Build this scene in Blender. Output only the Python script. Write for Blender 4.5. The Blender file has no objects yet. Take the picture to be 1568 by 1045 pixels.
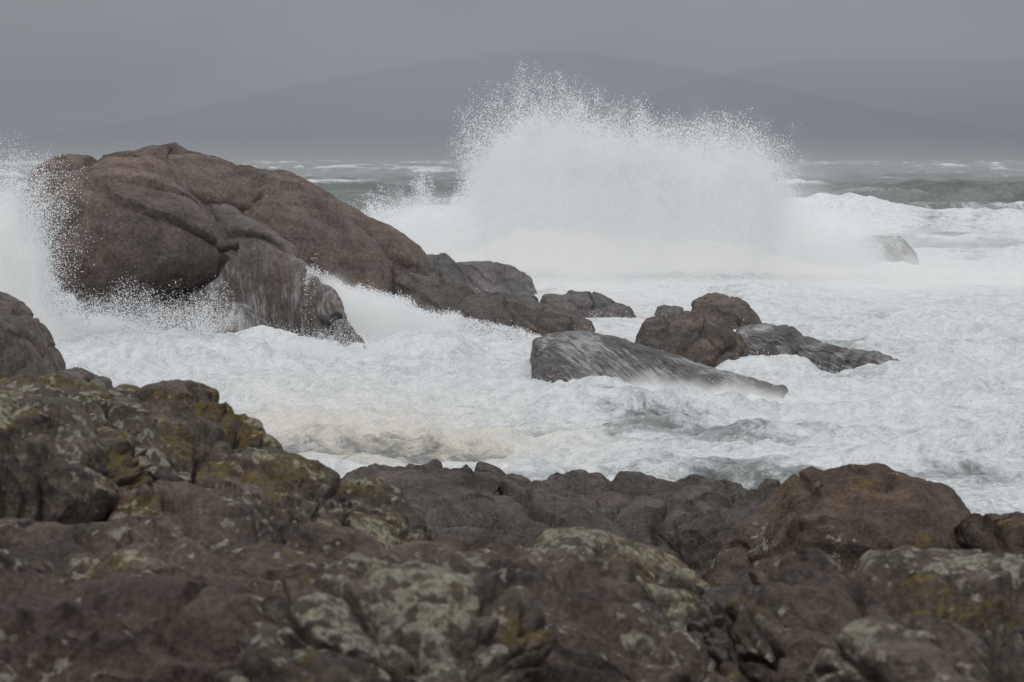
import bpy, math, numpy as np
from mathutils import Vector
rng = np.random.default_rng(7)
scene = bpy.context.scene
scene.view_settings.view_transform = 'Standard'
scene.view_settings.look = 'None'
scene.view_settings.exposure = 0

# ------------------------------------------------------------------ image pixel coordinates to world metres
EYE = 8.0            # camera height above mean sea level, metres
F = 4356.0
def sx(b, d): return (b-784.0)*d/F
def sz(e, d): return EYE-(e-244.0)*d/F

# ------------------------------------------------------------------ noise
_p = rng.permutation(256); _p = np.concatenate([_p, _p, _p]).astype(np.int32)
_g = rng.normal(size=(256, 3)); _g /= np.linalg.norm(_g, axis=1)[:, None]
_g = _g.astype(np.float32); _gx, _gy, _gz = [np.ascontiguousarray(_g[:, i]) for i in range(3)]
def perlin(x, y, z):
    x, y, z = np.broadcast_arrays(x, y, z)
    fx = np.floor(x); fy = np.floor(y); fz = np.floor(z)
    xf = (x-fx).astype(np.float32); yf = (y-fy).astype(np.float32); zf = (z-fz).astype(np.float32)
    xi = fx.astype(np.int32) & 255; yi = fy.astype(np.int32) & 255; zi = fz.astype(np.int32) & 255
    u = xf*xf*xf*(xf*(xf*6-15)+10); v = yf*yf*yf*(yf*(yf*6-15)+10); w = zf*zf*zf*(zf*(zf*6-15)+10)
    A0 = _p[xi]; A1 = _p[xi+1]
    B = {}
    for i, A in ((0, A0), (1, A1)):
        for j in (0, 1): B[i, j] = _p[A+yi+j]
    def g(i, j, k):
        h = _p[B[i, j]+zi+k]
        return _gx[h]*(xf-i)+_gy[h]*(yf-j)+_gz[h]*(zf-k)
    def L(a, b, t): return a+(b-a)*t
    return 1.5*L(L(L(g(0,0,0), g(1,0,0), u), L(g(0,1,0), g(1,1,0), u), v),
             L(L(g(0,0,1), g(1,0,1), u), L(g(0,1,1), g(1,1,1), u), v), w)
def fbm(x, y, z, o=4, gain=.5):
    s = 0; a = 1.0
    for i in range(o):
        s = s+a*perlin(x+17.3*i, y+5.1*i, z+9.7*i); x = x*2.03; y = y*2.03; z = z*2.03; a *= gain
    return s
def billow(x, y, z, o=4, gain=.5):
    s = 0; a = 1.0
    for i in range(o):
        s = s+a*np.abs(perlin(x+7.3*i, y+15.1*i, z+3.7*i)); x = x*2.07; y = y*2.07; z = z*2.07; a *= gain
    return s

# ------------------------------------------------------------------ mesh helper
def grid_mesh(name, V, mat, attrs=None, flip=False):
    nu, nv = V.shape[:2]
    me = bpy.data.meshes.new(name)
    me.vertices.add(nu*nv)
    me.vertices.foreach_set("co", V.reshape(-1).astype(np.float32))
    idx = np.arange(nu*nv).reshape(nu, nv)
    q = np.stack([idx[:-1, :-1], idx[1:, :-1], idx[1:, 1:], idx[:-1, 1:]], -1).reshape(-1, 4)
    if flip: q = q[:, ::-1]
    n = len(q)
    me.loops.add(n*4); me.polygons.add(n)
    me.loops.foreach_set("vertex_index", q.reshape(-1).astype(np.int32))
    me.polygons.foreach_set("loop_start", (np.arange(n)*4).astype(np.int32))
    me.polygons.foreach_set("use_smooth", np.ones(n, dtype=bool))
    me.update(calc_edges=True)
    if attrs:
        for k, a in attrs.items():
            at = me.attributes.new(k, 'FLOAT', 'POINT'); at.data.foreach_set("value", a.reshape(-1).astype(np.float32))
    me.materials.append(mat)
    ob = bpy.data.objects.new(name, me); scene.collection.objects.link(ob)
    return ob

# ------------------------------------------------------------------ node helper
class NT:
    def __init__(s, mat):
        mat.use_nodes = True; s.t = mat.node_tree; s.t.nodes.clear()
    def n(s, typ, **k):
        nd = s.t.nodes.new(typ)
        for a, b in k.items(): setattr(nd, a, b)
        return nd
    def l(s, a, b): s.t.links.new(a, b)
    def math(s, op, a, b=None, c=None, clamp=False):
        nd = s.n('ShaderNodeMath', operation=op); nd.use_clamp = clamp
        for i, v in enumerate((a, b, c)):
            if v is None: continue
            if isinstance(v, (int, float)): nd.inputs[i].default_value = v
            else: s.l(v, nd.inputs[i])
        return nd.outputs[0]
    def mix(s, f, a, b, mode='MIX'):
        nd = s.n('ShaderNodeMix', data_type='RGBA', blend_type=mode)
        if isinstance(f, (int, float)): nd.inputs[0].default_value = f
        else: s.l(f, nd.inputs[0])
        for i, v in ((6, a), (7, b)):
            if isinstance(v, tuple): nd.inputs[i].default_value = (*v, 1)
            else: s.l(v, nd.inputs[i])
        return nd.outputs[2]
    def ramp(s, v, lo, hi, a=0., b=1.):
        nd = s.n('ShaderNodeMapRange', interpolation_type='SMOOTHSTEP')
        s.l(v, nd.inputs[0]); nd.inputs[1].default_value = lo; nd.inputs[2].default_value = hi
        nd.inputs[3].default_value = a; nd.inputs[4].default_value = b
        return nd.outputs[0]
    def noise(s, co, scale, detail=5, rough=.55, dist=0., vec=(1, 1, 1), rot=(0, 0, 0)):
        m = s.n('ShaderNodeMapping'); s.l(co, m.inputs[0]); m.inputs['Scale'].default_value = vec
        m.inputs['Rotation'].default_value = rot
        nd = s.n('ShaderNodeTexNoise'); s.l(m.outputs[0], nd.inputs['Vector'])
        nd.inputs['Scale'].default_value = scale; nd.inputs['Detail'].default_value = detail
        nd.inputs['Roughness'].default_value = rough; nd.inputs['Distortion'].default_value = dist
        return nd.outputs['Fac']

def rock_mat(name, c1, c2, dark, s=1.0, lichen=0., ochre=0., wet=0., streak=0., bump=.5, ztop=4.8, K=3.):
    m = bpy.data.materials.new(name); t = NT(m)
    co = t.n('ShaderNodeTexCoord').outputs['Object']
    geo = t.n('ShaderNodeNewGeometry')
    sep = t.n('ShaderNodeSeparateXYZ'); t.l(geo.outputs['Normal'], sep.inputs[0])
    pos = t.n('ShaderNodeSeparateXYZ'); t.l(co, pos.inputs[0])
    big = t.ramp(t.noise(co, .35*s, 4, .6), .35, .65)
    mid = t.ramp(t.noise(co, 2.2*s, 5, .7), .35, .68)
    fine = t.noise(co, 16*s, 4, .75)
    col = t.mix(big, c1, c2)
    col = t.mix(t.math('MULTIPLY', mid, .5), col, dark)
    band = t.ramp(t.noise(co, 1.1*s, 4, .65, .6, (.4, .4, 2.6)), .5, .66)
    col = t.mix(t.math('MULTIPLY', band, .5), col, dark)
    # granite crystals
    col = t.mix(.75, col, t.mix(t.ramp(fine, .3, .7), (.45, .45, .45), (1.5, 1.46, 1.41)), 'MULTIPLY')
    # crevice shade painted into the base colour where the surface is concave
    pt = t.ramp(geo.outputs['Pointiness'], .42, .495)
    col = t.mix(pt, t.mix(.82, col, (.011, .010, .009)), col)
    up = t.ramp(sep.outputs[2], .2, .75)
    if ochre > 0:
        o = t.ramp(t.noise(co, .8, 4, .65), .64-.15*ochre, .72-.15*ochre)
        o = t.math('MULTIPLY', o, t.ramp(t.noise(co, 9, 3, .7), .38, .56))
        o = t.math('MULTIPLY', o, up)
        col = t.mix(t.math('MULTIPLY', o, .8), col, t.mix(t.ramp(fine, .3, .7), (.085, .066, .018), (.23, .165, .035)))
    if lichen > 0:
        q = t.noise(co, .9, 2, .5)
        l1 = t.noise(co, 9., 3, .5, .1)
        l = t.ramp(t.math('ADD', l1, t.math('MULTIPLY', q, .9)), 1.18-.14*lichen, 1.23-.14*lichen)
        l = t.math('MULTIPLY', l, t.ramp(sep.outputs[2], -.05, .5))
        l = t.math('MULTIPLY', l, t.ramp(fine, .3, .5))
        col = t.mix(t.math('MULTIPLY', l, .82), col, t.mix(t.ramp(fine, .35, .7), (.21, .20, .145), (.46, .44, .345)))
    if streak > 0:
        ru = t.n('ShaderNodeAttribute', attribute_name='ru').outputs['Fac']
        rv = t.n('ShaderNodeAttribute', attribute_name='rv').outputs['Fac']
        cb = t.n('ShaderNodeCombineXYZ'); t.l(t.math('ADD', ru, t.math('MULTIPLY', rv, K)), cb.inputs[0]); t.l(t.math('MULTIPLY', rv, 2.5), cb.inputs[1])
        st = t.noise(cb.outputs[0], 6.5, 6, .8, .35, (1, .6, 1))
        pat = t.noise(co, .5, 4, .65)
        st = t.math('ADD', st, t.math('MULTIPLY', pat, .9))
        st = t.math('MULTIPLY', t.ramp(st, .90, 1.15), t.ramp(pos.outputs[2], ztop, ztop*.3))
        col = t.mix(t.math('MULTIPLY', st, streak), col, (.62, .64, .66))
    b = t.n('ShaderNodeBsdfPrincipled')
    t.l(col, b.inputs['Base Color'])
    t.l(t.ramp(mid, 0, 1, .75-.35*wet, .95-.35*wet), b.inputs['Roughness'])
    b.inputs['Specular IOR Level'].default_value = .2+.25*wet
    h = t.noise(co, 3*s, 7, .72)
    bp = t.n('ShaderNodeBump'); bp.inputs['Strength'].default_value = bump; bp.inputs['Distance'].default_value = .28/s
    t.l(h, bp.inputs['Height']); t.l(bp.outputs[0], b.inputs['Normal'])
    o = t.n('ShaderNodeOutputMaterial'); t.l(b.outputs[0], o.inputs[0])
    return m

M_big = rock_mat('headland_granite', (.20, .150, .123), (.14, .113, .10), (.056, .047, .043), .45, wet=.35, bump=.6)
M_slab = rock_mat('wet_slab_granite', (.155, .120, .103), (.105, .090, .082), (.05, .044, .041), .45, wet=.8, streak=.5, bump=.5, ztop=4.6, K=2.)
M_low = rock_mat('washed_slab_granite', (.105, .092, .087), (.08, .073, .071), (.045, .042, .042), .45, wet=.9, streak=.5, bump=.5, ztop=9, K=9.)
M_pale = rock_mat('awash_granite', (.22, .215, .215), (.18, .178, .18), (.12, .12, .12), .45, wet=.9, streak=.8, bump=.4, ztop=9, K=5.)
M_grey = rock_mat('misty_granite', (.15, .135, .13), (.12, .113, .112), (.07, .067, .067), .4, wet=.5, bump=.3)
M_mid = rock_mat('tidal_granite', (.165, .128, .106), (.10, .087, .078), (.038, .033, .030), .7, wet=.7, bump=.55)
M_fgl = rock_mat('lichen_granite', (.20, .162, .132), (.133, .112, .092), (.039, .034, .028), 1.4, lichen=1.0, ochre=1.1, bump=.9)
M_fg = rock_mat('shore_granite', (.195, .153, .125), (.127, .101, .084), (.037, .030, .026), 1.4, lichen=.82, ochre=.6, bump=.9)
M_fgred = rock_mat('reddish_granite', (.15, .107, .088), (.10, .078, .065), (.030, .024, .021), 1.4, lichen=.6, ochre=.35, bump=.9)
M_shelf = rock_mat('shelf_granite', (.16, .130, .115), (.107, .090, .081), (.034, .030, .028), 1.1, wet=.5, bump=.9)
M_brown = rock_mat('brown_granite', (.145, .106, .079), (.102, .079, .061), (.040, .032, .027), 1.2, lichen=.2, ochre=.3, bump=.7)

# ------------------------------------------------------------------ rocks
def smooth1(a, k):
    if k < 1: return a
    w = np.hanning(2*k+3)[1:-1]; w /= w.sum()
    pad = np.concatenate([np.full(k, a[0]), a, np.full(k, a[-1])])
    return np.convolve(pad, w, 'valid')
seedc = [0]
def rock(name, prof, d, tf, tb, zb, mat, p=2.2, under=0., nu=260, nv=120, big=.12, bsc=.5, lump=.0, lsc=1., an=(1, 1, 1), fine=.03, fsc=3., sm=.012, crack=0., csc=.5, tilt=.25, ledge=0., lth=.45, cw=.035):
    seedc[0] += 1; sd = seedc[0]*13.7
    P = np.array([(q[0], q[1], q[2] if len(q) > 2 else d) for q in prof], float)
    L = np.concatenate([[0], np.cumsum(np.hypot(np.diff(P[:, 0]), np.diff(P[:, 1])))])
    s = np.linspace(0, L[-1], nu)
    k = max(1, int(sm*nu))
    b, e, dd = [smooth1(np.interp(s, L, P[:, i]), k) for i in range(3)]
    X = sx(b, dd); ZT = sz(e, dd)
    h = np.maximum(ZT-zb, .02)
    sc = np.clip(h/h.max(), 0, 1)**.5
    endt = np.clip(np.minimum(s, L[-1]-s)/(.06*L[-1]), 0, 1)**.5
    sc = sc*(.15+.85*endt)
    a = np.linspace(0, math.pi, nv) if under == 0 else np.linspace(-.5*math.pi, 1.5*math.pi, nv)
    c = np.cos(a); si = np.sin(a)
    yy = -np.sign(c)*np.abs(c)**(2/p); zz = np.sign(si)*np.abs(si)**(2/p)
    Y = dd[:, None]+np.where(yy < 0, tf, tb)[None]*yy[None]*sc[:, None]
    hh = np.where(zz[None] >= 0, h[:, None], under*sc[:, None])
    Z = zb+hh*zz[None]
    Xg = np.repeat(X[:, None], nv, 1)
    V = np.stack([Xg, Y, Z], -1)
    du = np.gradient(V, axis=0); dv = np.gradient(V, axis=1)
    N = np.cross(dv, du); N /= np.linalg.norm(N, axis=-1)[..., None]+1e-9
    ctr = V.mean((0, 1))
    if np.mean(np.sum(N*(V-ctr), -1)) < 0: N = -N
    x0, y0, z0 = V[..., 0], V[..., 1], V[..., 2]
    zt = z0+tilt*x0+.12*y0
    x, y, z = x0*an[0]+sd, y0*an[1], zt*an[2]+sd*.7
    D = big*fbm(x*bsc, y*bsc, z*bsc, 3)
    if lump > 0:
        wx = x+.45/lsc*perlin(x*lsc*.6, y*lsc*.6, z*lsc*.6+5); wz = z+.35/lsc*perlin(x*lsc*.6+9, y*lsc*.6, z*lsc*.6)
        bl = np.abs(perlin(wx*lsc, y*lsc, wz*lsc))
        bl2 = np.abs(perlin(wx*lsc*2.3+4, y*lsc*2.3, wz*lsc*2.6))
        bl3 = np.abs(perlin(wx*lsc*5.3+4, y*lsc*5.3, wz*lsc*5.6+2))
        D += lump*(np.minimum(bl, .22)**.5-.35)+lump*.4*(np.minimum(bl2, .2)**.5-.3)+lump*.12*(np.minimum(bl3, .25)**.5-.3)
    if ledge > 0:
        for th, am in ((lth, ledge), (lth*.37, ledge*.4)):
            q = (z0+.18*x0)/th+1.3*fbm(x0*.5+sd, y0*.5, z0*.5+th*9, 3)
            f = q-np.floor(q)
            bul = np.sqrt(np.clip(1-(2*f-1)**2, 0, 1))+.5*f
            D += am*(bul-.9)*np.clip(.6+1.2*perlin(x0*.7+sd, y0*.7, z0*.7+3*th), 0, 1.2)
    if crack > 0:
        n1 = perlin(x0*csc+sd, y0*csc, zt*csc*.8+sd)+.3*perlin(x0*csc*3+sd, y0*csc*3, zt*csc*3)
        n2 = perlin(x0*csc*.5+sd+30, y0*csc*.5, zt*csc*2.+sd)+.25*perlin(x0*csc*2.5+sd, y0*csc*3, zt*csc*3+8)
        D -= crack*(np.exp(-(n1/cw)**2)+.8*np.exp(-(n2/cw)**2))
    D += fine*fbm(x*fsc, y*fsc, z*fsc, 4, .55)
    V = V+N*D[..., None]
    ln = np.concatenate([[0], np.cumsum(np.hypot(np.diff(X), np.diff(ZT)))])
    at = {'ru': np.repeat(ln[:, None], nv, 1), 'rv': np.repeat(np.linspace(0, 1, nv)[None], nu, 0)}
    return grid_mesh(name, V, mat, at, flip=True)

# --- headland (big smooth granite whaleback), parts of one outcrop
head = bpy.data.objects.new('granite_headland', None); scene.collection.objects.link(head)
def part(o, parent): o.parent = parent
kw = dict(big=.30, bsc=.16, lump=.42, lsc=.11, fine=.08, fsc=.9, nu=400, nv=210, crack=.42, csc=.09, tilt=.5, cw=.045)
part(rock('back_ridge', [(25,420),(32,330),(48,262),(90,243),(150,239),(195,228),(258,221),(268,219),(280,231),(330,243),(400,259),(440,265),(500,292),(560,330),(610,360),(640,380),(654,402),(654,440),(640,490)], 150, 7, 9, -1., M_big, **kw), head)
part(rock('ridge_bulge', [(378,440),(372,380),(385,320),(410,285),(440,272),(480,292),(530,330),(575,372),(598,405),(605,450)], 143, 8, 4, 0., M_big, p=2.5, **kw), head)
part(rock('left_boulder', [(70,400),(56,360),(60,300),(80,275),(120,265),(185,262),(240,274),(290,303),(332,338),(360,380),(367,410),(352,432)], 123, 5.5, 5, 4.3, M_big, under=2.6, p=2.6, **kw), head)
part(rock('upper_block', [(120,330),(135,264),(180,246),(235,244),(262,256),(290,290),(300,340)], 142, 3, 4, 4., M_big, p=2.5, **kw), head)
part(rock('draining_slab', [(300,400,140),(312,325,140),(335,312,139),(365,325,137),(410,350,134),(455,390,130),(503,440,124),(543,500,118),(578,555,113),(600,600,110)], 128, 4.2, 4, -1.2, M_slab, p=2.0, **kw), head)
part(rock('foot_boulder', [(180,560),(198,500),(225,470),(270,461),(330,459),(375,470),(402,495),(425,540)], 121, 4, 4, -1., M_slab, **kw), head)
part(rock('side_boulder', [(20,480),(28,380),(42,325),(62,313),(88,335),(108,385),(122,430),(130,480)], 130, 4, 4, -1., M_big, **kw), head)

k2 = dict(big=.15, bsc=.35, lump=.4, lsc=.35, fine=.06, fsc=1.5, crack=.16, csc=.35, tilt=.5)
k2s = dict(big=.14, bsc=.3, lump=.18, lsc=.3, fine=.06, fsc=1.5, crack=.09, csc=.3, tilt=.5)
B = 'sea_boulder'
rock(B, [(-160,430),(-60,436),(0,447),(28,460),(55,490),(72,530),(88,575),(95,620)], 95, 4, 4, -.8, M_mid, **k2)
rock(B, [(75,610),(92,575),(120,568),(140,582),(160,586),(170,612)], 90, 2, 2, -.6, M_mid, **k2)
rock(B, [(580,480),(592,432),(630,421),(680,427),(712,438),(730,455),(738,478)], 142, 3, 3, -.6, M_mid, **k2)
rock(B, [(635,450),(648,394),(680,393),(702,412),(722,448)], 165, 3, 3, -.6, M_grey, **k2)
rock(B, [(680,455),(697,403),(750,400),(788,408),(812,425),(822,455)], 168, 3, 3, -.6, M_grey, **k2)
rock(B, [(702,505),(708,462),(735,448),(775,450),(795,458),(830,468),(880,480),(905,492),(912,508)], 131, 4, 3, -.6, M_mid, **k2)
rock(B, [(818,490),(835,456),(870,454),(900,478),(908,492)], 138, 2.5, 2, -.6, M_grey, **k2)
rock(B, [(858,482),(875,450),(910,449),(950,464),(975,482)], 144, 2.5, 2, -.6, M_grey, **k2)
rock(B, [(1062,510),(1064,460),(1085,449),(1110,450),(1138,462),(1158,485),(1166,510)], 136, 2.5, 2, -.6, M_mid, **k2)
rock(B, [(978,560),(984,497),(1008,490),(1030,482),(1070,480),(1108,490),(1128,512),(1138,540),(1142,580)], 114, 2.6, 2.5, -.7, M_mid, big=.15, bsc=.5, lump=.6, lsc=.5, fine=.06, fsc=1.5, crack=.15, csc=.4)
rock(B, [(1105,560,118),(1130,503,118),(1170,497,118),(1208,497,117),(1228,520,115),(1290,533,112),(1340,542,109),(1378,550,107),(1390,570,107)], 118, 3, 2, -.5, M_low, **k2s)
rock('wave_washed_slab', [(812,560,104),(820,522,104),(838,513,104),(880,508,104),(930,515,104),(980,527,103),(1040,546,102),(1100,566,101),(1160,584,100),(1200,600,99)], 104, 3.8, 4, -.9, M_low, p=1.9, **k2s)
rock(B, [(925,488),(935,470),(965,468),(975,488)], 141, 1, 1, -.5, M_grey, **k2)
rock(B, [(1000,490),(1008,470),(1045,471),(1052,490)], 141, 1, 1, -.5, M_grey, **k2)
rock(B, [(770,470),(785,450),(815,456),(830,475)], 145, 1.5, 1, -.5, M_grey, **k2)
rock(B, [(1150,412),(1215,396),(1245,386),(1275,371),(1315,367),(1345,359),(1380,362),(1400,384),(1408,412)], 222, 3, 3, -.6, M_pale, **k2s)
rock(B, [(560,330),(570,308),(590,306),(602,330)], 390, 4, 4, -1, M_grey, **k2)

# --- foreground
A = (.6, .6, 1.7)
k3 = dict(big=.12, bsc=.8, lump=.55, lsc=.72, an=A, fine=.035, fsc=5., nu=400, nv=220, crack=.15, csc=.8, ledge=.15, lth=.42, cw=.04)
C = 'shore_boulder'
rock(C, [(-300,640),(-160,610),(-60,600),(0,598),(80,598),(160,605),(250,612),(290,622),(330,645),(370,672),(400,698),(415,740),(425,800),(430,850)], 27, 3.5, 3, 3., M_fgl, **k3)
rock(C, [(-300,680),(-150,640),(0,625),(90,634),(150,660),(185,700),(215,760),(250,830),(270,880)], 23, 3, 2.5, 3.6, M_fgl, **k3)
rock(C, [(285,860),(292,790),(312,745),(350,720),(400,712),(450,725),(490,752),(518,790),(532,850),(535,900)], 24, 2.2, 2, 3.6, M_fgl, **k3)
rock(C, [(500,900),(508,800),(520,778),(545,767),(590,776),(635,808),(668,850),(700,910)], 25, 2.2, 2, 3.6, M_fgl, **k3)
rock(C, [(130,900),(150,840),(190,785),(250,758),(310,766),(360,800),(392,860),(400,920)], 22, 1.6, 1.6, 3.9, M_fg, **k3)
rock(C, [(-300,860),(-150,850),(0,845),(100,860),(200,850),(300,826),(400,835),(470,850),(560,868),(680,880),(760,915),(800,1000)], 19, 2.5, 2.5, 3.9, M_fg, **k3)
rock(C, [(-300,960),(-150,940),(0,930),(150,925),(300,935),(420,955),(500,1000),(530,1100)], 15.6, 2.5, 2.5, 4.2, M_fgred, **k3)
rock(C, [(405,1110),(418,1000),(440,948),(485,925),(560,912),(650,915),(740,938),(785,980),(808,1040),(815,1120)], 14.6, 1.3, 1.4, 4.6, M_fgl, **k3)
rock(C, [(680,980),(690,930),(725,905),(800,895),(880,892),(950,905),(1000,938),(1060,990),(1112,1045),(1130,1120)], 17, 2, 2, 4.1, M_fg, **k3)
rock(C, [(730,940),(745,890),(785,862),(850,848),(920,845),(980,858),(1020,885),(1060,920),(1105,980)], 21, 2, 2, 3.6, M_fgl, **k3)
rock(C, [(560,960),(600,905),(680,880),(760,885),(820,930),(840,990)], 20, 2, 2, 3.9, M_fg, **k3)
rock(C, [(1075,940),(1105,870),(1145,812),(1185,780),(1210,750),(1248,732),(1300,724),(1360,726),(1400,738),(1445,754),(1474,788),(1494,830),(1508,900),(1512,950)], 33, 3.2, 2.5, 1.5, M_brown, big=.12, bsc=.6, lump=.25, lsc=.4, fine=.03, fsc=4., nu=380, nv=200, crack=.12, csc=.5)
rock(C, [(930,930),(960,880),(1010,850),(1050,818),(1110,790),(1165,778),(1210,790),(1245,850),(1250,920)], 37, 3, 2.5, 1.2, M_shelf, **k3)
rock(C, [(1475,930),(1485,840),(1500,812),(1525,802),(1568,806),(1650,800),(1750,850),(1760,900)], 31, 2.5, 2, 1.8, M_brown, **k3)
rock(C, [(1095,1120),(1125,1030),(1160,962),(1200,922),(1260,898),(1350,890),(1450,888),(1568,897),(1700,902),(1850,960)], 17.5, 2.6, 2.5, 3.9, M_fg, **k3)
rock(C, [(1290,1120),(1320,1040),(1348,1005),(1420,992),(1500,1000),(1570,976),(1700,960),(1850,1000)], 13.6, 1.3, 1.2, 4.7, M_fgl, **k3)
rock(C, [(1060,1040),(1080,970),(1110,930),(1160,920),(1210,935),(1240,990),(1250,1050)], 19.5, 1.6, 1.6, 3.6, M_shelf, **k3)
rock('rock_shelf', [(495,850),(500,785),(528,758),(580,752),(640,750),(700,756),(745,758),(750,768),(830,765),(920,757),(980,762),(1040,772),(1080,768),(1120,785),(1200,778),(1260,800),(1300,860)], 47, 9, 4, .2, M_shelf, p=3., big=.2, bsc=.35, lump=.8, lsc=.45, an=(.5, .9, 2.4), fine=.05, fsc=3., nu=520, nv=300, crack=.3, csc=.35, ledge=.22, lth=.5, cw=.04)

# shore ground below the boulders
nx, ny = 420, 360
yv = np.linspace(2, 62, ny); xv = np.linspace(-38, 38, nx)
X, Y = np.meshgrid(xv, yv, indexing='ij')
Z = np.interp(Y, [2, 10, 16, 20, 25, 32, 40, 48, 54, 62], [6.1, 5.2, 4.6, 4.2, 3.4, 2.4, 1.9, .9, -1.2, -3.])
Z = Z+.5*fbm(X*.25, Y*.25, X*0, 3)+.9*(np.minimum(np.abs(perlin(X*.45, Y*.55, X*0+3)), .35)**.7-.25)+.3*billow(X*1.3, Y*1.6, X*0+8, 4)-.15
grid_mesh('rocky_shore_ground', np.stack([X, Y, Z], -1), M_shelf)

# ------------------------------------------------------------------ sea
def G(x, y, cx, cy, rx, ry): return np.exp(-((x-cx)/rx)**2-((y-cy)/ry)**2)
def sea_h(x, y, full=True):
    far = np.clip((y-220)/150, 0, 1)
    near = np.clip((y-45)/20, 0, 1)
    turb = np.exp(-((y-105)/40)**2)+.40
    turb = turb*(1-far*.8)
    h = .30*fbm(x*.06, y*.11, x*0+2, 3)
    # short steep wavelets running across the bay
    r = 1-np.abs(perlin(x*.07+.6*perlin(x*.05, y*.05, x*0), y*.17, x*0+31))*2
    h = h+.45*(1-far)*(np.clip(r, 0, 1)**3-.3)
    # open storm sea: steep crested waves
    rf = 1-np.abs(perlin(x*.022+.5*perlin(x*.02, y*.02, x*0+2), y*.035, x*0+17))*2
    h = h+far*(3.4*fbm(x*.012+3, y*.020, x*0+1, 4, .6)-.2+2.4*(np.clip(rf, 0, 1)**2-.3))
    h = h+turb*(.80*billow(x*.16, y*.22, x*0+4, 5, .58)-.5)
    # heap of churned foam in front of the headland
    h = h+1.2*G(x, y, -13, 112, 9, 7)+.5*G(x, y, -6, 104, 8, 8)-.25*G(x, y, 9, 112, 9, 20)
    # small shoreward breaker on the right
    wy = 73+3.5*perlin(x*.16, x*0, x*0+4)
    h = h+.16*G(x, y, 10, wy, 9, 1.5)+.2*G(x, y, -2, wy-3, 6, 1.6)
    return h*near
def foam_f(x, y, Z):
    wob = fbm(x*.015, y*.012, x*0+11, 3)
    far = np.clip((y+110*wob-270)/220, 0, 1)
    f = .93-.68*far
    f = f-.20*G(x, y, 5.6, 70, 2., 2.2)-.16*G(x, y, 11.5, 72, 2, 2)-.20*G(x, y, -.5, 67, 4, 3)-.08*G(x, y, 4, 84, 5, 4)
    f = f+.10*G(x, y, -8, 112, 12, 14)+.03*np.clip((y-120)/30, 0, 1)*(1-far)
    f = f-.06*np.clip((95-y)/20, 0, 1)
    f = f-.28*np.clip(fbm(x*.11, y*.10, x*0+21, 4), 0, 1)*(1-far)
    f = f+(1-far)*np.clip(Z-.15, -.5, .5)*.18
    f = f+far*(np.clip((Z-1.6)*.22, -.05, .5)+.24*fbm(x*.025, y*.035, x*0+5, 4))
    return f
nx, ny = 800, 1050
yv = 52*np.exp(np.linspace(0, 1, ny)*math.log(12000/52)); uv = np.linspace(-1, 1, nx)
Y, U = np.meshgrid(yv, uv, indexing='ij'); X = U*(.32*Y+10)
Z = sea_h(X, Y)
foam = foam_f(X, Y, Z)
Z = Z+3.2*G(X, Y, 80, 480, 38, 30)+2.6*G(X, Y, 50, 600, 30, 40)
tint = G(X, Y, -2.3, 78, 4, 5)+.7*G(X, Y, -6, 86, 5, 8)
m = bpy.data.materials.new('stormy_sea_water'); t = NT(m)
co = t.n('ShaderNodeTexCoord').outputs['Object']
fa = t.n('ShaderNodeAttribute', attribute_name='foam').outputs['Fac']
ti = t.n('ShaderNodeAttribute', attribute_name='tint').outputs['Fac']
n1 = t.noise(co, .45, 7, .72, 2.2, (1, .8, 1)); n2 = t.noise(co, 2.6, 4, .75, 2.0)
nn = t.math('ADD', t.math('MULTIPLY', n1, .65), t.math('MULTIPLY', n2, .35))
mask = t.ramp(t.math('ADD', nn, fa), 1.04, 1.34)
n3 = t.ramp(t.noise(co, .8, 7, .8, 1.8), .36, .58)
n4 = t.ramp(t.noise(co, 4, 5, .75, 1.2), .36, .58)
n5 = t.ramp(t.noise(co, .06, 6, .7, .5, (1, 1.6, 1)), .4, .62)
fcol = t.mix(n3, (.50, .555, .58), (.85, .86, .865))
fcol = t.mix(.4, fcol, t.mix(n4, (.48, .535, .56), (.88, .885, .885)))
fcol = t.mix(t.math('MULTIPLY', ti, .6), fcol, (.74, .64, .48))
wc = t.mix(n3, (.12, .145, .14), (.31, .35, .335))
wc = t.mix(.65, wc, t.mix(n5, (.05, .056, .058), (.17, .18, .18)))
col = t.mix(mask, wc, fcol)
b = t.n('ShaderNodeBsdfPrincipled'); t.l(col, b.inputs['Base Color'])
t.l(t.ramp(mask, 0, 1, .4, .9), b.inputs['Roughness'])
b.inputs['Specular IOR Level'].default_value = .25
bp = t.n('ShaderNodeBump'); bp.inputs['Strength'].default_value = .8; bp.inputs['Distance'].default_value = .6
t.l(t.noise(co, .9, 7, .75), bp.inputs['Height']); t.l(bp.outputs[0], b.inputs['Normal'])
o = t.n('ShaderNodeOutputMaterial'); t.l(b.outputs[0], o.inputs[0])
grid_mesh('sea', np.stack([X, Y, Z], -1), m, {'foam': foam, 'tint': tint}, flip=True)

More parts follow.
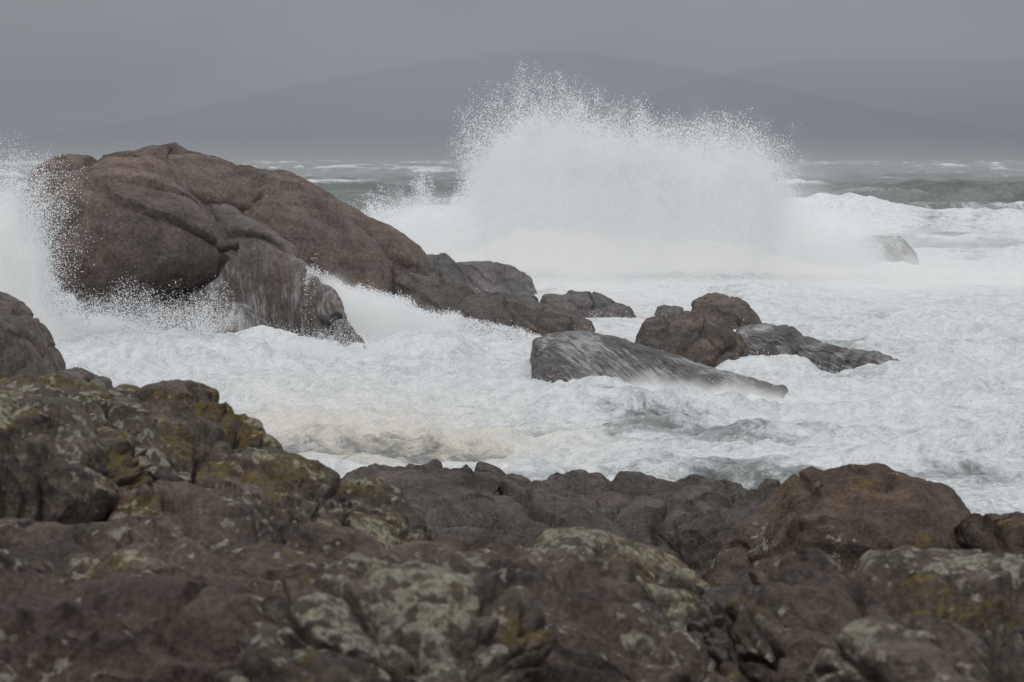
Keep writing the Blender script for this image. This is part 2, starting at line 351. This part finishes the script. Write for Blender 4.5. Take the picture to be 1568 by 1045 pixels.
# ------------------------------------------------------------------ distant hills
def hill(name, prof, d, fac):
    m = bpy.data.materials.new(name+'_haze'); t = NT(m)
    co = t.n('ShaderNodeTexCoord').outputs['Object']
    sp = t.n('ShaderNodeSeparateXYZ'); t.l(co, sp.inputs[0])
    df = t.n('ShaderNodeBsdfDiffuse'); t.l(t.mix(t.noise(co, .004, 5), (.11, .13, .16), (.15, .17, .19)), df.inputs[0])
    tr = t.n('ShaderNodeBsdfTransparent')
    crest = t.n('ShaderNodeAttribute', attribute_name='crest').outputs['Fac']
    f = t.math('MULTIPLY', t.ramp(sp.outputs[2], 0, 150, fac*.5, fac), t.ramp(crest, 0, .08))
    mx = t.n('ShaderNodeMixShader'); t.l(f, mx.inputs[0])
    t.l(tr.outputs[0], mx.inputs[1]); t.l(df.outputs[0], mx.inputs[2])
    o = t.n('ShaderNodeOutputMaterial'); t.l(mx.outputs[0], o.inputs[0])
    P = np.array(prof, float); bb = np.linspace(P[0, 0], P[-1, 0], 500)
    e = smooth1(np.interp(bb, P[:, 0], P[:, 1]), 12)+2.*fbm(bb*.02, bb*0, bb*0, 4)-5
    zt = sz(e, d); v = np.linspace(0, 1, 60)
    Xg = np.repeat(sx(bb, d)[:, None], 60, 1)
    Yg = d-(1-v)[None]**1.2*900+0*Xg; fr = np.sin(v*math.pi/2)[None]+0*Xg; Zg = -5+(zt[:, None]+5)*fr
    grid_mesh(name, np.stack([Xg, Yg, Zg], -1), m, {'crest': (1-fr)*np.clip(zt[:, None]/250, .3, 1)})
hill('distant_hill', [(-900,236),(0,225),(150,200),(300,170),(450,135),(600,105),(700,90),(780,82),(850,80),(930,88),(1000,98),(1100,116),(1250,150),(1500,200),(1900,236),(2400,240)], 5200, .14)
hill('distant_hill', [(700,240),(900,180),(1050,128),(1150,105),(1250,92),(1350,90),(1450,96),(1568,88),(1750,80),(2100,140),(2600,235)], 7200, .12)

# ------------------------------------------------------------------ spray
M_sp = bpy.data.materials.new('white_spray'); t = NT(M_sp)
d_ = t.n('ShaderNodeBsdfDiffuse'); d_.inputs[0].default_value = (.94, .95, .96, 1)
tl = t.n('ShaderNodeBsdfTranslucent'); tl.inputs[0].default_value = (.95, .96, .97, 1)
mx = t.n('ShaderNodeMixShader'); mx.inputs[0].default_value = .45
t.l(d_.outputs[0], mx.inputs[1]); t.l(tl.outputs[0], mx.inputs[2])
o = t.n('ShaderNodeOutputMaterial'); t.l(mx.outputs[0], o.inputs[0])
def cloud(name, P, R):
    me = bpy.data.meshes.new(name); me.vertices.add(len(P))
    me.vertices.foreach_set("co", P.astype(np.float32).reshape(-1))
    a = me.attributes.new('rad', 'FLOAT', 'POINT'); a.data.foreach_set("value", R.astype(np.float32))
    me.materials.append(M_sp)
    ob = bpy.data.objects.new(name, me); scene.collection.objects.link(ob)
    ng = bpy.data.node_groups.new(name+'_droplets', 'GeometryNodeTree')
    ng.interface.new_socket('Geometry', in_out='INPUT', socket_type='NodeSocketGeometry')
    ng.interface.new_socket('Geometry', in_out='OUTPUT', socket_type='NodeSocketGeometry')
    i = ng.nodes.new('NodeGroupInput'); u = ng.nodes.new('NodeGroupOutput')
    mp = ng.nodes.new('GeometryNodeMeshToPoints'); na = ng.nodes.new('GeometryNodeInputNamedAttribute'); na.data_type = 'FLOAT'
    na.inputs[0].default_value = 'rad'
    sm_ = ng.nodes.new('GeometryNodeSetMaterial'); sm_.inputs['Material'].default_value = M_sp
    ng.links.new(i.outputs[0], mp.inputs[0]); ng.links.new(na.outputs[0], mp.inputs['Radius'])
    ng.links.new(mp.outputs[0], sm_.inputs[0]); ng.links.new(sm_.outputs[0], u.inputs[0])
    md = ob.modifiers.new('droplets', 'NODES'); md.node_group = ng
    return ob

def mist(name, env, d, thick, dens, glow=.35, nsc=.3, namp=2., soft=3., base=-.6, hs=1., det=2, step=1.):
    """soft body of spray: a box of air whose density follows the envelope height over x,
    fades toward the top and away from the centre line, and is broken up by turbulence"""
    E = np.array(env, float); xs = sx(E[:, 0], d); hz = (sz(E[:, 1], d)-base)*hs
    x0, x1 = xs[0], xs[-1]; H = hz.max()
    m = bpy.data.materials.new(name+'_air'); t = NT(m)
    try: m.cycles.volume_step_rate = step
    except Exception: pass
    co = t.n('ShaderNodeTexCoord').outputs['Object']
    sp = t.n('ShaderNodeSeparateXYZ'); t.l(co, sp.inputs[0])
    u = t.math('DIVIDE', t.math('SUBTRACT', sp.outputs[0], float(x0)), float(x1-x0), clamp=True)
    cr = t.n('ShaderNodeValToRGB'); cr.color_ramp.interpolation = 'LINEAR'; el = cr.color_ramp.elements
    while len(el) > 1: el.remove(el[-1])
    for i, (a, h) in enumerate(zip((xs-x0)/(x1-x0), hz/H)):
        e = el[0] if i == 0 else el.new(float(a))
        e.position = float(a); e.color = (float(h), float(h), float(h), 1)
    t.l(u, cr.inputs[0])
    top = t.math('MULTIPLY', cr.outputs[0], float(H))
    nz = t.math('SUBTRACT', t.noise(co, nsc, det, .62, .0), .5)
    gap = t.math('SUBTRACT', t.math('SUBTRACT', top, sp.outputs[2]), -float(base))
    gap = t.math('ADD', gap, t.math('MULTIPLY', nz, float(namp)*4))
    vert = t.ramp(gap, 0., float(soft))
    vert = t.math('MULTIPLY', vert, vert)
    yy = t.math('DIVIDE', t.math('SUBTRACT', sp.outputs[1], float(d)), float(thick))
    lat = t.ramp(t.math('ABSOLUTE', t.math('ADD', yy, t.math('MULTIPLY', nz, .8))), 1., .15)
    ends = t.math('MULTIPLY', t.ramp(u, 0, .08), t.ramp(u, 1, .92))
    dn = t.math('MULTIPLY', t.math('MULTIPLY', vert, lat), t.math('MULTIPLY', ends, float(dens)))
    vs = t.n('ShaderNodeVolumeScatter'); vs.inputs['Color'].default_value = (.97, .98, 1, 1); t.l(dn, vs.inputs['Density'])
    em = t.n('ShaderNodeEmission'); em.inputs[0].default_value = (.96, .985, 1, 1); t.l(t.math('MULTIPLY', dn, glow), em.inputs[1])  # emission added to brighten the spray, standing in for multiple scattering
    ad = t.n('ShaderNodeAddShader'); t.l(vs.outputs[0], ad.inputs[0]); t.l(em.outputs[0], ad.inputs[1])
    o = t.n('ShaderNodeOutputMaterial'); t.l(ad.outputs[0], o.inputs['Volume'])
    me = bpy.data.meshes.new(name)
    z0, z1 = base, base+H+namp*1.0
    vs_ = [(x, y, z) for z in (z0, z1) for y in (d-thick, d+thick) for x in (x0, x1)]
    me.from_pydata(vs_, [], [(0,2,3,1),(4,5,7,6),(0,1,5,4),(2,6,7,3),(0,4,6,2),(1,3,7,5)])
    me.materials.append(m)
    ob = bpy.data.objects.new(name, me); scene.collection.objects.link(ob)
    return ob

def plume(env, d, thick, N, base, rmin, rmax, pw=1.6, rag=.5, nsc=.35, seed=0., fmin=0.):
    E = np.array(env, float); ex = sx(E[:, 0], d); ez = sz(E[:, 1], d)
    x = rng.uniform(ex[0], ex[-1], N*3); top = np.interp(x, ex, ez)
    top = base+(top-base)*(1+.12*fbm(x*.9+seed, x*0, x*0, 3))
    f = fmin+(1.25-fmin)*rng.random(N*3)**pw
    z = base+(top-base)*f
    y = d+thick*rng.normal(size=N*3)*(.5+.5*(1-np.clip(f, 0, 1)))
    n = fbm(x*nsc+seed, y*nsc, z*nsc*.8, 4, .6)
    keep = n > (f-.80)*2.0*rag/.5
    keep &= rng.random(N*3) < np.clip((1.25-f)*3, 0, 1)
    w = (top-base)/(ez.max()-base)
    keep &= rng.random(N*3) < np.clip(w, .12, 1)
    x, y, z, f = [q[keep][:N] for q in (x, y, z, f)]
    R = rmin*(rmax/rmin)**(rng.random(len(x))**2.2)
    return np.stack([x, y, z], -1), R
def jets(N, xs, d, base, hfun, spread, tilt, rmin, rmax, pw=.5):
    Ps = []; Rs = []
    for i in range(N):
        x0 = xs(); n = int(rng.integers(40, 260))
        h = hfun(x0)-base
        vx = rng.normal()*spread+tilt(x0); vy = rng.normal()*spread
        tt = rng.random(n)**pw*rng.uniform(.72, 1.14)
        j = .10+.16*tt
        x = x0+vx*tt*h+rng.normal(size=n)*j
        y = d+vy*tt*h+rng.normal(size=n)*j
        z = base+h*tt+rng.normal(size=n)*.15
        Ps.append(np.stack([x, y, z], -1)); Rs.append(rmin*(rmax/rmin)**rng.random(n)**2.2)
    return np.concatenate(Ps), np.concatenate(Rs)

env = [(530,335),(570,305),(610,285),(650,278),(690,280),(725,255),(745,215),(765,178),(790,160),(820,148),(850,152),(880,154),(905,172),(940,185),(975,195),(1000,205),(1040,210),(1075,198),(1105,200),(1135,215),(1160,245),(1190,280),(1240,312),(1300,340),(1350,370)]
mist('wave_splash_body', env, 192, 5.0, 1.5, nsc=.40, namp=2.6, soft=5., hs=1.0, det=5)
envo = [(480,345),(560,300),(640,262),(720,220),(790,150),(870,125),(960,130),(1060,125),(1150,140),(1230,190),(1310,255),(1420,310),(1540,350)]
mist('wave_splash_veil', envo, 196, 9, .10, nsc=.14, namp=3.4, soft=8.)
P1, R1 = plume(env, 190, 3.6, 330000, -.5, .008, .038, 1.0, .5, .4, 3., .3)
E = np.array(env, float); ex = sx(E[:, 0], 190); ez = sz(E[:, 1], 190)
hf = lambda x: np.interp(x, ex, ez)
P2, R2 = jets(1400, lambda: rng.uniform(sx(740, 190), sx(1180, 190)), 190, -.5, hf, .09, lambda x: (x-sx(930, 190))*.012, .008, .038, .4)
cloud('wave_splash', np.concatenate([P1, P2]), np.concatenate([R1, R2]))

# surf mist lying over the breaking water
envb = [(430,340),(520,312),(600,290),(700,285),(900,285),(1100,290),(1300,308),(1500,318),(1700,320),(1900,345)]
mist('surf_mist', envb, 262, 55, .020, nsc=.04, namp=1.5, soft=4.5, det=2, step=1.5)
envc = [(600,440),(700,405),(860,380),(1000,385),(1100,390),(1250,375),(1400,365),(1568,362),(1750,370),(1850,400)]
mist('surf_mist', envc, 172, 18, .060, nsc=.10, namp=1., soft=3., det=2, step=1.5)
# salt haze standing over the open sea
envz = [(-700,190),(200,185),(784,180),(1400,185),(2300,190)]
mist('sea_haze', envz, 900, 480, .0012, glow=.0, nsc=.004, namp=4., soft=16., det=1, step=2.)

# spray flung up against the headland
envL = [(-120,260),(-60,235),(0,238),(25,252),(45,300),(60,330),(75,400),(100,440),(130,470),(175,485),(230,505),(300,520),(420,530),(560,545),(640,560)]
mist('headland_spray_mist', envL, 111, 2.6, .7, nsc=.6, namp=1.0, soft=2.6)
P3, R3 = plume(envL, 111, 1.2, 240000, .2, .006, .026, 1.2, .6, .7, 50.)
P4, R4 = jets(340, lambda: sx(rng.uniform(-20, 60), 111), 111, 0, lambda x: np.interp(x, sx(np.array([-20., 30, 60]), 111), sz(np.array([240., 270, 380]), 111)), .1, lambda x: .1, .006, .024)
P5, R5 = jets(320, lambda: sx(rng.uniform(90, 330), 111), 111, 0, lambda x: rng.uniform(1.2, 3.2), .22, lambda x: 0, .006, .020)
P7, R7 = jets(160, lambda: sx(rng.uniform(380, 620), 108), 108, 0, lambda x: rng.uniform(.6, 1.6), .3, lambda x: 0, .005, .018)
cloud('headland_spray', np.concatenate([P3, P4, P5, P7]), np.concatenate([R3, R4, R5, R7]))
# gully spray right of the slab
envG = [(470,395),(500,400),(540,415),(600,440),(650,470),(720,485),(800,500),(840,520)]
P6, R6 = plume(envG, 127, 1.5, 90000, 0, .008, .028, 1.2, .7, .6, 90.)
cloud('gully_spray', P6, R6)
mist('gully_spray_mist', envG, 127, 3, .6, nsc=.5, namp=.6, soft=1.6)
# water sheeting over the low slab
envS = [(840,600),(900,575),(1000,565),(1100,568),(1200,582),(1290,598)]
mist('slab_wash_mist', envS, 97.5, 2.0, .8, nsc=.8, namp=.35, soft=.9, base=-.3)
# froth thrown off the churning surface
N = 260000
x = rng.uniform(-26, 26, N); y = rng.uniform(76, 165, N)
zz = -np.log(rng.random(N)+1e-9)*.13
k = (np.abs(x) < .22*y) & (fbm(x*.3, y*.3, x*0+6, 4) > .12) & (foam_f(x, y, 0*x) > .82)
x, y, zz = x[k], y[k], zz[k]
cloud('surf_froth', np.stack([x, y, sea_h(x, y)+zz], -1), .006*(3.5)**(rng.random(len(x))**2))

# ------------------------------------------------------------------ world + sun
w = bpy.data.worlds.new("World"); scene.world = w; w.use_nodes = True
T = w.node_tree; T.nodes.clear()
class WT(NT):
    def __init__(s, tree): s.t = tree
t = WT(T)
SUN_EL, SUN_AZ = math.radians(55), math.radians(200)
sky = t.n('ShaderNodeTexSky', sky_type='NISHITA'); sky.sun_disc = False
sky.sun_elevation = SUN_EL; sky.sun_rotation = SUN_AZ; sky.dust_density = 4
hs = t.n('ShaderNodeHueSaturation'); hs.inputs['Saturation'].default_value = .25; t.l(sky.outputs[0], hs.inputs['Color'])
co = t.n('ShaderNodeTexCoord').outputs['Generated']
sp = t.n('ShaderNodeSeparateXYZ'); t.l(co, sp.inputs[0])
el = t.ramp(sp.outputs[2], -.02, .05)
over = t.mix(el, (2.12, 2.34, 2.60), (2.60, 2.83, 3.08))
over = t.mix(t.ramp(sp.outputs[2], .08, .8), over, (8.8, 8.95, 9.2))
cl = t.noise(co, 5, 4, .5, 0, (1, 1, 3))
over = t.mix(.25, over, t.mix(t.ramp(cl, .3, .7), (.75, .75, .75), (1.25, 1.25, 1.25)), 'MULTIPLY')
fin = t.mix(.93, hs.outputs[0], over)
bg = t.n('ShaderNodeBackground'); t.l(fin, bg.inputs[0]); bg.inputs[1].default_value = .1
o = t.n('ShaderNodeOutputWorld'); t.l(bg.outputs[0], o.inputs[0])
sl = bpy.data.lights.new('sun', 'SUN'); sl.energy = 1.0; sl.angle = math.radians(14); sl.color = (1, .97, .93)
so = bpy.data.objects.new('sun', sl); scene.collection.objects.link(so)
dv = Vector((math.sin(SUN_AZ)*math.cos(SUN_EL), math.cos(SUN_AZ)*math.cos(SUN_EL), math.sin(SUN_EL)))
so.rotation_euler = dv.to_track_quat('Z', 'Y').to_euler()

# ------------------------------------------------------------------ camera
cam = bpy.data.cameras.new('camera'); cam.lens = 100; cam.sensor_width = 36; cam.clip_end = 30000; cam.clip_start = .5
cam.dof.use_dof = True; cam.dof.focus_distance = 118; cam.dof.aperture_fstop = 4.5
oc = bpy.data.objects.new('camera', cam); scene.collection.objects.link(oc)
oc.location = (0, 0, EYE); oc.rotation_euler = (math.radians(90)-math.atan((522.5-244)/F), 0, 0)
scene.camera = oc
